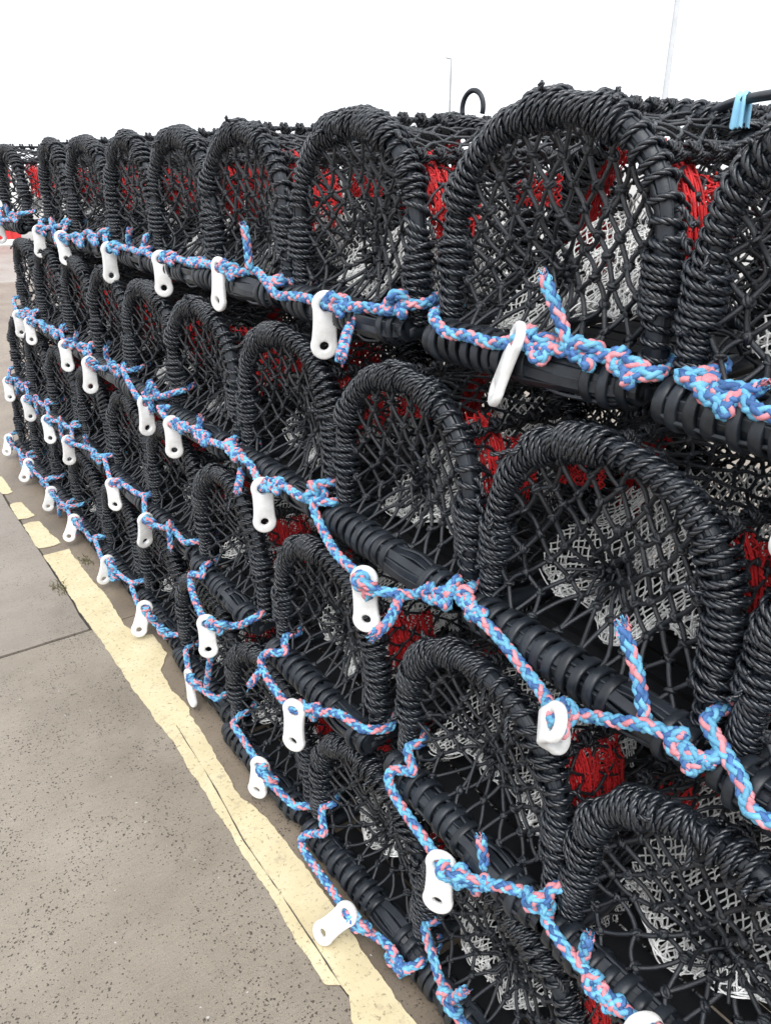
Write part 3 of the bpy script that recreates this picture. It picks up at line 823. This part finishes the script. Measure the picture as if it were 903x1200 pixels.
TOG_SPECIAL = {('A', 1): 'white plastic toggle turned edge-on, hanging aslant below the top rope right of centre',
               ('B', 1): 'white plastic toggle bent over so it looks like a ring, rope looped through it',
               ('A', 2): 'broad white plastic toggle facing out, middle of the top rope',
               ('D', 1): 'white plastic toggle tilted outwards over the yellow line near the bottom',
               ('A', 0): 'white plastic toggle cut off by the right edge of the view'}
eye0 = np.array([0, 0, E])
def make_rope(row, i, t_c, last):
    g = np.random.default_rng(1000 + 40 * 'ABCD'.index(row) + i)
    R = ROW[row]; zr = R['z'] + .085
    tr = TR[row][i] if i < len(TR[row]) else None
    near = tr is not None
    hang = HANG.get((row, i))
    if tr is not None:
        P3 = [np.array(settle(row, *p)) for p in tr['p']]
        kn = tr['kn']; tog = tr['tog']
        tail = [np.array(settle(row, *p, -.012)) for p in tr['tail']] if tr['tail'] else None
        if tog is not None: th = np.array(settle(row, *tog, -.028))
    else:
        w = .255
        ts = np.array([w, .20, .14, .09, .0, -.09, -.17, -.24]) + g.normal(0, .012, 8)
        zs = zr + np.array([.03, .0, -.035, -.02, -.004, .006, .004, .03]) + g.normal(0, .008, 8)
        xs = rowx(row, t_c) + np.array([.0, -.012, -.034, -.030, -.018, -.012, -.008, .0])
        # the toggle's own place where the photograph shows it
        want = [q for q in FARTOG[row] if abs(q[0] - t_c) < .26]
        tt = (want[0][0] - t_c) if want else g.uniform(.1, .16)
        ts[2], ts[3] = tt + .03, tt - .025
        ts = np.sort(ts)[::-1]
        if row == 'D': xs = xs - .004
        P3 = [np.array([x, t_c + t, z]) for x, t, z in zip(xs, ts, zs)]
        kn = [4, 6] if g.random() < .6 else [4]
        tog = True if (row, i) != ('B', 0) else None; th = np.array([rowx(row, t_c) - .04, t_c + tt, zr - .022 if row != 'D' else .14])
        tail = None
        if g.random() < .55:
            b = P3[5]; tail = [b, b + np.array([-.012, g.normal(0, .015), .03]), b + np.array([-.016, g.normal(0, .03), g.choice([.07, -.07])])]
    P3 = [p for p in P3]
    if row == 'D' and tog is not None and i != 1 and th[2] < .135:
        th = eye0 + (th - eye0) * (E - .135) / (E - th[2])
    if (row, i) == ('D', 1): th = eye0 + (th - eye0) * (E - .105) / (E - th[2])
    if (row, i) == ('B', 1): th = eye0 + (th - eye0) * .955
    # lead the run through the toggle's hole
    if tog is not None and tog is not False:
        j = int(np.argmin([np.linalg.norm(p - th) for p in P3]))
        P3[j] = th.copy()
        kn = [k for k in kn if k not in (j, j + 1)] + [j + 1]
        d = P3[min(j + 1, len(P3) - 1)] - th
        if np.linalg.norm(d) > .05 and j + 1 < len(P3): P3.insert(j + 1, th + d / np.linalg.norm(d) * .042 + np.array([.004, 0, .004])); kn = [k + (1 if k > j + 1 else 0) for k in kn]
    if near:                                        # nothing runs on past the creel's own legs
        while len(P3) > 4 and P3[-1][1] < t_c - HW - .03: P3.pop()
    path = catmull(rope_path(row, P3, kn, g), 10)
    # both ends pass inside the foot of the hoop and behind it
    bx0 = rowx(row, t_c) + R['o']
    for end, sgn in ((0, 1), (-1, -1)):
        p = path[end]; L = np.array([bx0 + .03, t_c + sgn * HW, max(p[2], zr - .035)])
        q = [L + np.array([-.022, -sgn * .030, .004]), L + np.array([.012, -sgn * .036, .008]), L + np.array([.042, -sgn * .008, .010])]
        if sgn * (p[1] - L[1]) > .0: q = [L + np.array([-.004, sgn * .040, .004]), L + np.array([.040, sgn * .014, .010])]   # comes round from outside
        if np.linalg.norm(q[0] - p) < .02: q = q[1:]
        run = catmull([p] + q, 8)
        path = np.concatenate([run[::-1][:-1], path]) if sgn == 1 else np.concatenate([path, run[1:]])
    # the rope lies on the bar, never in it: anything inside is drawn out towards the front and top
    bx, bz = rowx(row, t_c) + R['o'], R['z'] + BAR_Z
    eye = np.array([0, 0, E])
    for _ in range(24):
        dx, dz = path[:, 0] - bx, path[:, 2] - bz
        ins = (np.hypot(dx, dz) < .046) & (np.arange(len(path)) > 11) & (np.arange(len(path)) < len(path) - 11)
        if not ins.any(): break
        path[ins] += (eye - path[ins]) * .004
    path[:, 2] = np.maximum(path[:, 2], .014)
    mb = MB()
    far = t_c > 2.4
    braid(mb, path, per=16 if far else 24, sides=4 if far else 5, pinks=[(2, 6), (3, 6), (2, 5), (0, 7)][int(g.integers(4))])
    if tail is not None:
        braid(mb, catmull(tail, 10), per=22, sides=5)
        tp = tail[-1]; td = tail[-1] - tail[-2]; td = td / np.linalg.norm(td)
        for m_ in (0, 1, 2):
            e0 = tp + g.normal(0, .0040, (9, 3)); e1 = e0 + td * g.uniform(.002, .009, (9, 1)) + g.normal(0, .0025, (9, 3))
            batch_tubes(mb, bowed(e0 - td * .004, e1, g.normal(0, .002, e0.shape), 4), .0011, 4, m_)
    nm = R['name']
    lab = (f'blue and pink braided rope along the {ORD[i]} base bar from the right, {nm} row')
    if (row, i) == ('B', 1): lab = 'blue and pink braided rope with a long upright cut tail, second row, right of centre'
    if (row, i) == ('A', 1): lab = 'blue and pink braided rope with an upright cut tail, top row, right of centre'
    if (row, i) == ('C', 2): lab = 'blue and pink braided rope with one looped corner, third row, left of centre'
    o = obj('bridle_rope', mb.mesh('bridle_rope', [M['blue'], M['deep_blue'], M['salmon']]))
    tag(o, lab, 'rope', 'blue and pink bridle ropes')
    if tog is not None:
        if hang: ax, no = hang
        elif row == 'D': ax, no = (-.35 + g.normal(0, .08), g.normal(.05, .12), -1), (-.35 + g.normal(0, .3), -1, g.normal(.1, .1))
        else: ax, no = (-.04 + g.normal(0, .05), g.normal(.02, .10), -1), (-.40 + g.normal(0, .25), -1, g.normal(0, .1))
        tl = TOG_SPECIAL.get((row, i), f'white plastic two-hole toggle, {ORD[i]} from the right on the {nm} row of ropes')
        place_toggle(Vector(th), ax, no, tl, 1.28 * g.uniform(.95, 1.04), (row, i) == ('B', 1))

for row in 'ABCD':
    for i, t in enumerate(POS[row]):
        make_rope(row, i, t, i == len(POS[row]) - 1)

# ------------------------------------------------------------------ ground
def sheet(name, pts, z, mat, kind='structure'):
    mb = MB(); n = len(pts) // 2
    mb.add([(x, y, z) for x, y in pts], [(i, i + 1, 2 * n - 2 - i, 2 * n - 1 - i) for i in range(n - 1)], None, 0)
    o = obj(name, mb.mesh(name, mat, False)); o['kind'] = kind
    return o
sheet('ground', [(-400, -400), (400, -400), (400, 400), (-400, 400)], -.012, M['quay'])
sheet('joint_strip', [(-6, -6), (8, -6), (8, 14), (-6, 14)], -.008, M['joint'])
JX, JY = .553, 2.868
def slab(x0, x1, y0, y1, mat, seed):
    """a concrete slab, its edges a little crumbled"""
    g = np.random.default_rng(seed); mb = MB()
    def edge(a, b, n, amp):
        t = np.linspace(0, 1, n, endpoint=False); P = np.outer(1 - t, a) + np.outer(t, b)
        d = np.array(b) - np.array(a); nn = np.array([-d[1], d[0]]) / np.hypot(*d)
        w = amp * (np.interp(t, np.linspace(0, 1, n // 3 + 2), np.abs(g.normal(size=n // 3 + 2))) )
        return P + w[:, None] * nn
    pts = np.concatenate([edge((x0, y0), (x1, y0), 160, .003), edge((x1, y0), (x1, y1), 260, .003), edge((x1, y1), (x0, y1), 160, .003), edge((x0, y1), (x0, y0), 60, .003)])
    n = len(pts); c = pts.mean(0)
    bm = bmesh.new(); vs = [bm.verts.new((x, y, -.0005)) for x, y in pts]; lo = [bm.verts.new((x, y, -.009)) for x, y in pts]
    bm.faces.new(vs)
    for i in range(n): bm.faces.new((lo[i], lo[(i + 1) % n], vs[(i + 1) % n], vs[i]))
    me = bpy.data.meshes.new('concrete_slab'); bm.to_mesh(me); bm.free(); me.materials.append(mat)
    o = obj('concrete_slab', me); o['kind'] = 'structure'
slab(-6, .594, -6, JY - .007, M['conc_warm'], 1)
slab(-6, JX, JY + .007, 14, M['conc_grey'], 2)
slab(.600, 8, -6, JY + .0, M['conc_strip'], 3)
slab(JX + .006, 8, JY + .004, 14, M['conc_strip'], 4)

# ragged painted line beside the stack: measured edge, then fine raggedness
LE = [(.548, 5.3), (.548, 4.443), (.552, 4.12), (.554, 3.789), (.559, 3.432), (.558, 2.957), (.566, 2.626), (.565, 2.353), (.572, 2.192), (.580, 2.03), (.574, 1.797), (.569, 1.599), (.568, 1.416), (.562, 1.203), (.562, 1.032)]
RE = [(.60, 5.3), (.607, 4.533), (.626, 4.243), (.647, 3.889), (.675, 3.669), (.676, 3.379), (.689, 3.121), (.677, 2.817), (.691, 2.70), (.749, 2.688), (.747, 2.522), (.688, 2.429), (.676, 2.311), (.687, 2.185), (.668, 1.928), (.654, 1.674), (.676, 1.606), (.683, 1.423), (.687, 1.239), (.679, 1.026), (.675, .852), (.68, .5)]
LE += [(.589, 1.013), (.592, .98), (.566, .93), (.565, .5)]
def lerp_edge(Ed, y):
    E2 = sorted(Ed, key=lambda q: q[1]); return np.interp(y, [q[1] for q in E2], [q[0] for q in E2])
g = np.random.default_rng(5)
mb = MB()
runs = [(.5, 3.66), (3.74, 4.10), (4.16, 4.42), (4.58, 4.9)]
for (a, b) in runs:
    n = int((b - a) / .006); y = np.linspace(a, b, n)
    def rag(amp):
        w = np.convolve(g.normal(size=n + 8), np.ones(4) / 4, 'same')[4:-4]
        w2 = np.interp(y, np.linspace(a, b, max(3, n // 9)), g.normal(size=max(3, n // 9)))
        return amp * (w + .8 * w2)
    xl = lerp_edge(LE, y) + rag(.0022); xr = lerp_edge(RE, y) + rag(.0028)
    tp = np.minimum(1, np.minimum(y - a, b - y) / .016 + .35 * np.abs(g.normal(size=n)))  # torn ends
    if a > 1: mid = (xl + xr) / 2; xl = mid + (xl - mid) * tp; xr = mid + (xr - mid) * tp
    # five columns across; a crack under the paint shows on the left
    for f0, f1 in ((0, 1),):
        xa, xb = xl + (xr - xl) * f0, xl + (xr - xl) * f1
        V = np.stack([np.stack([xa, y, np.full(n, .0024)], -1), np.stack([xb, y, np.full(n, .0024)], -1)], 1)
        mb.add(V.reshape(-1, 3), grid_faces(n, 2, False)[:, ::-1], None, 0)
o = obj('painted_line', mb.mesh('painted_line', M['paint'], False)); o['kind'] = 'structure'
# crack along the joint that the paint has bridged
mb = MB(); y = np.arange(.95, 2.1, .008); n = len(y)
xc = np.interp(y, [.95, 1.08, 1.3, 1.52, 1.84, 2.1], [.588, .590, .592, .589, .612, .62]) + .0012 * np.cumsum(g.normal(0, .25, n)) * .6
wd = .0010 * np.clip(np.abs(np.interp(y, np.linspace(.95, 2.1, 30), g.normal(.8, .7, 30))), .05, 2)
V = np.stack([np.stack([xc - wd, y, np.full(n, .0050)], -1), np.stack([xc + wd, y, np.full(n, .0050)], -1)], 1)
mb.add(V.reshape(-1, 3), grid_faces(n, 2, False)[:, ::-1], None, 0)
o = obj('paint_crack', mb.mesh('paint_crack', M['joint'], False)); o['kind'] = 'structure'

# small weed and a scrap of dead weed by the line
def weed(x, y, n, h, spread, label, name='weed_tuft'):
    g = np.random.default_rng(int(x * 1000)); mb = MB()
    for _ in range(n):
        b = np.array([x + g.normal(0, spread * .4), y + g.normal(0, spread), .0]); d = np.array([g.normal(0, .5), g.normal(0, .5), 1]); l = h * g.uniform(.4, 1.1)
        P = catmull([b, b + d * l * .5, b + d * l + np.array([g.normal(0, .3) * l, g.normal(0, .3) * l, -.35 * l])], 4)
        sweep(mb, P, np.linspace(.0022, .0005, len(P)), 4)
    o = obj(name, mb.mesh(name, M['weed'])); tag(o, label, 'weed'); return o
weed(.535, 3.30, 38, .028, .04, 'small dull weed tuft growing at the left edge of the yellow line')
weed(.71, 3.49, 40, .02, .03, 'dead weed scrap on the damp concrete between yellow line and stack')

# ------------------------------------------------------------------ things on top of and beyond the stack
mb = MB(); a = np.linspace(-.35, PI + .35, 40)
P = np.stack([0 * a, .036 * np.cos(a), .036 * np.sin(a)], -1); sweep(mb, P, .0058, 10)
o = obj('hose_loop', mb.mesh('hose_loop', M['rubber']), None, (1.31, 1.507, 1.848)); tag(o, 'thin black hose loop standing up above the top row', 'hose loop')
mb = MB(); P = catmull([(1.14, .60, 1.822), (1.185, .70, 1.823), (1.225, .79, 1.819), (1.25, .87, 1.802), (1.29, 1.0, 1.79)], 8); sweep(mb, P, .0075, 12)
o = obj('black_rod', mb.mesh('black_rod', M['rubber'])); tag(o, 'black rubber-covered rod lying over the top row near the right edge', 'rod')
mb = MB(); n = 24; v = np.linspace(-1, 1, n)
def strap_pt(u, v):
    th = np.clip(v * 1.9, -PI / 2, PI / 2); dn = np.maximum(np.abs(v) - .55, 0) * .085
    off = .013 * np.sin(th) + .004 * np.sin(9 * u) ; z = .0115 * np.cos(th) - dn
    wv = .0165 * (u - .5) * (1 + .7 * np.abs(v))
    return np.stack([-off * .9 + .25 * wv, wv * .9 - .1 * off, z + .002 * np.sin(14 * u)], -1)
rows = []
for u in np.linspace(0, 1, 9): rows.append(strap_pt(u, v) + np.array([1.2195, .772, 1.819]))
G = np.stack(rows, 0)
mb.add(G.reshape(-1, 3), grid_faces(9, n, False), None, 0)
G2 = G + np.array([-.0016, 0, .0012]); mb.add(G2.reshape(-1, 3), grid_faces(9, n, False)[:, ::-1], None, 0)
o = obj('plastic_strip', mb.mesh('plastic_strip', M['strap_blue'])); tag(o, 'pale blue plastic strip draped over the black rod, top right', 'plastic strip')

def lamp_post(x, y, h, r, arm, label, paint='pole_paint'):
    t = bpy.data.objects.new('lamp_post', None); COL.objects.link(t); t.location = (x, y, -.012)
    tag(t, label, 'lamp post', 'lamp posts far beyond the stack')
    mb = MB(); z = np.linspace(0, h, 12); sweep(mb, np.stack([0 * z, 0 * z, z], -1), np.linspace(r, r * .6, 12), 14)
    zz = np.linspace(0, 1.0, 4); sweep(mb, np.stack([0 * zz, 0 * zz, zz], -1), r * 1.35, 14)
    obj('post', mb.mesh('post', M[paint]), t)
    mb = MB(); d = np.array([-.8, .58, 0]); s = np.linspace(0, arm, 8)
    sweep(mb, np.stack([d[0] * s, d[1] * s, h - .02 + .05 * np.sin(s / arm * 1.5)], -1), r * .45, 10); obj('arm', mb.mesh('arm', M[paint]), t)
    mb = MB(); s = np.linspace(0, 1, 14); pr = np.sin(PI * np.clip(s, .03, .97)) ** .5
    P = np.stack([d[0] * (arm + .5 * arm * s), d[1] * (arm + .5 * arm * s), 0 * s + h + .03], -1)
    T, N, B = pt_frames(P); tube_frames(mb, P, N * .45, B, .11 * pr * (arm / .6), 12); obj('lamp_head', mb.mesh('lamp_head', M[paint]), t)
k = 2.9; lamp_post(7.977 * k, 6.007 * k, 11.0, .105, 1.1, 'thick pale lamp post rising out of the top of the view, right', 'pale_paint')
k = 4.6; lamp_post(6.34 * k, 7.69 * k, 1.73 + (2.817 - 1.73) * k, .075, .28, 'slim grey lamp post with small head, centre of the skyline')

# red-sided skip far beyond the left end
t = bpy.data.objects.new('steel_container', None); COL.objects.link(t); t.location = (2.55, 21.6, -.012)
tag(t, 'red and white steel container far beyond the left end of the stack', 'container')
mb = MB(); nx = 90
xs = np.linspace(-3.4, 1.6, nx); cor = .04 * (np.sin(xs * 22) > 0)
def wall_rows(zs, y0):
    return np.stack([np.stack([xs, y0 + cor, np.full(nx, z)], -1) for z in zs], 0)
V = wall_rows([.12, 2.05], -.6); mb.add(V.reshape(-1, 3), grid_faces(2, nx, False), None, 0)
V = np.array([(-3.4, -.6, .12), (1.6, -.6, .12), (1.6, 1.6, .12), (-3.4, 1.6, .12), (-3.4, -.6, 2.05), (1.6, -.6, 2.05), (1.6, 1.6, 2.05), (-3.4, 1.6, 2.05)], float)
mb.add(V, [(1, 2, 6, 5), (2, 3, 7, 6), (3, 0, 4, 7), (4, 5, 6, 7), (3, 2, 1, 0)], None, 0)
obj('side_panel', mb.mesh('side_panel', M['red_paint'], False), t)
mb = MB()
for z0, z1 in ((0.0, .12), (2.05, 2.15), (.75, 1.35)):
    y0 = -.655 if z0 != .75 else -.63
    v = [(x, y, z) for x in (-3.45, 1.65) for y in (y0, -.615) for z in (z0, z1)]
    mb.add(v, [(0, 1, 3, 2), (4, 6, 7, 5), (0, 4, 5, 1), (2, 3, 7, 6), (0, 2, 6, 4), (1, 5, 7, 3)], None, 0)
obj('rail', mb.mesh('rail', M['white_paint'], False), t)

# ------------------------------------------------------------------ light, camera
w = bpy.data.worlds.new('World'); scene.world = w; w.use_nodes = True
nt = w.node_tree; bg = nt.nodes['Background']
SUN_EL, SUN_AZ = math.radians(58), math.radians(215)
sky = nt.nodes.new('ShaderNodeTexSky'); sky.sky_type = 'NISHITA'; sky.sun_disc = False
sky.sun_elevation = SUN_EL; sky.sun_rotation = SUN_AZ; sky.air_density = 1.0; sky.dust_density = 6.0; sky.ozone_density = 1.0
hs = nt.nodes.new('ShaderNodeHueSaturation'); hs.inputs['Saturation'].default_value = .22
nt.links.new(sky.outputs['Color'], hs.inputs['Color']); mix = nt.nodes.new('ShaderNodeMixRGB'); mix.inputs['Fac'].default_value = .80; mix.inputs['Color2'].default_value = (5.55, 5.75, 6.05, 1)   # an even sheet of cloud under the clear sky
nt.links.new(hs.outputs['Color'], mix.inputs['Color1']); nt.links.new(mix.outputs['Color'], bg.inputs['Color'])
bg.inputs['Strength'].default_value = .15
sl = bpy.data.lights.new('sun', 'SUN'); sl.energy = 1.0; sl.angle = math.radians(40); sl.color = (1, .98, .95)
so = bpy.data.objects.new('sun', sl); COL.objects.link(so)
sd = Vector((math.sin(SUN_AZ) * math.cos(SUN_EL), math.cos(SUN_AZ) * math.cos(SUN_EL), math.sin(SUN_EL)))
so.rotation_euler = (-sd).to_track_quat('-Z', 'Y').to_euler()
scene.view_settings.view_transform = 'Standard'; scene.view_settings.look = 'None'; scene.view_settings.gamma = 1
scene.view_settings.exposure = 1.0
cam = bpy.data.cameras.new('camera'); co = bpy.data.objects.new('camera', cam); COL.objects.link(co)
co.location = (0, 0, E); co.rotation_euler = (math.radians(90 - 24.334), 0, math.radians(-35.267))
cam.sensor_fit = 'VERTICAL'; cam.sensor_height = 24; cam.lens = 18; cam.clip_start = .02; cam.clip_end = 900
scene.camera = co
scene.render.engine = 'CYCLES'
scene.cycles.use_denoising = True
scene.cycles.max_bounces = 5; scene.cycles.diffuse_bounces = 3; scene.cycles.glossy_bounces = 2
scene.cycles.use_adaptive_sampling = True; scene.cycles.adaptive_threshold = .015
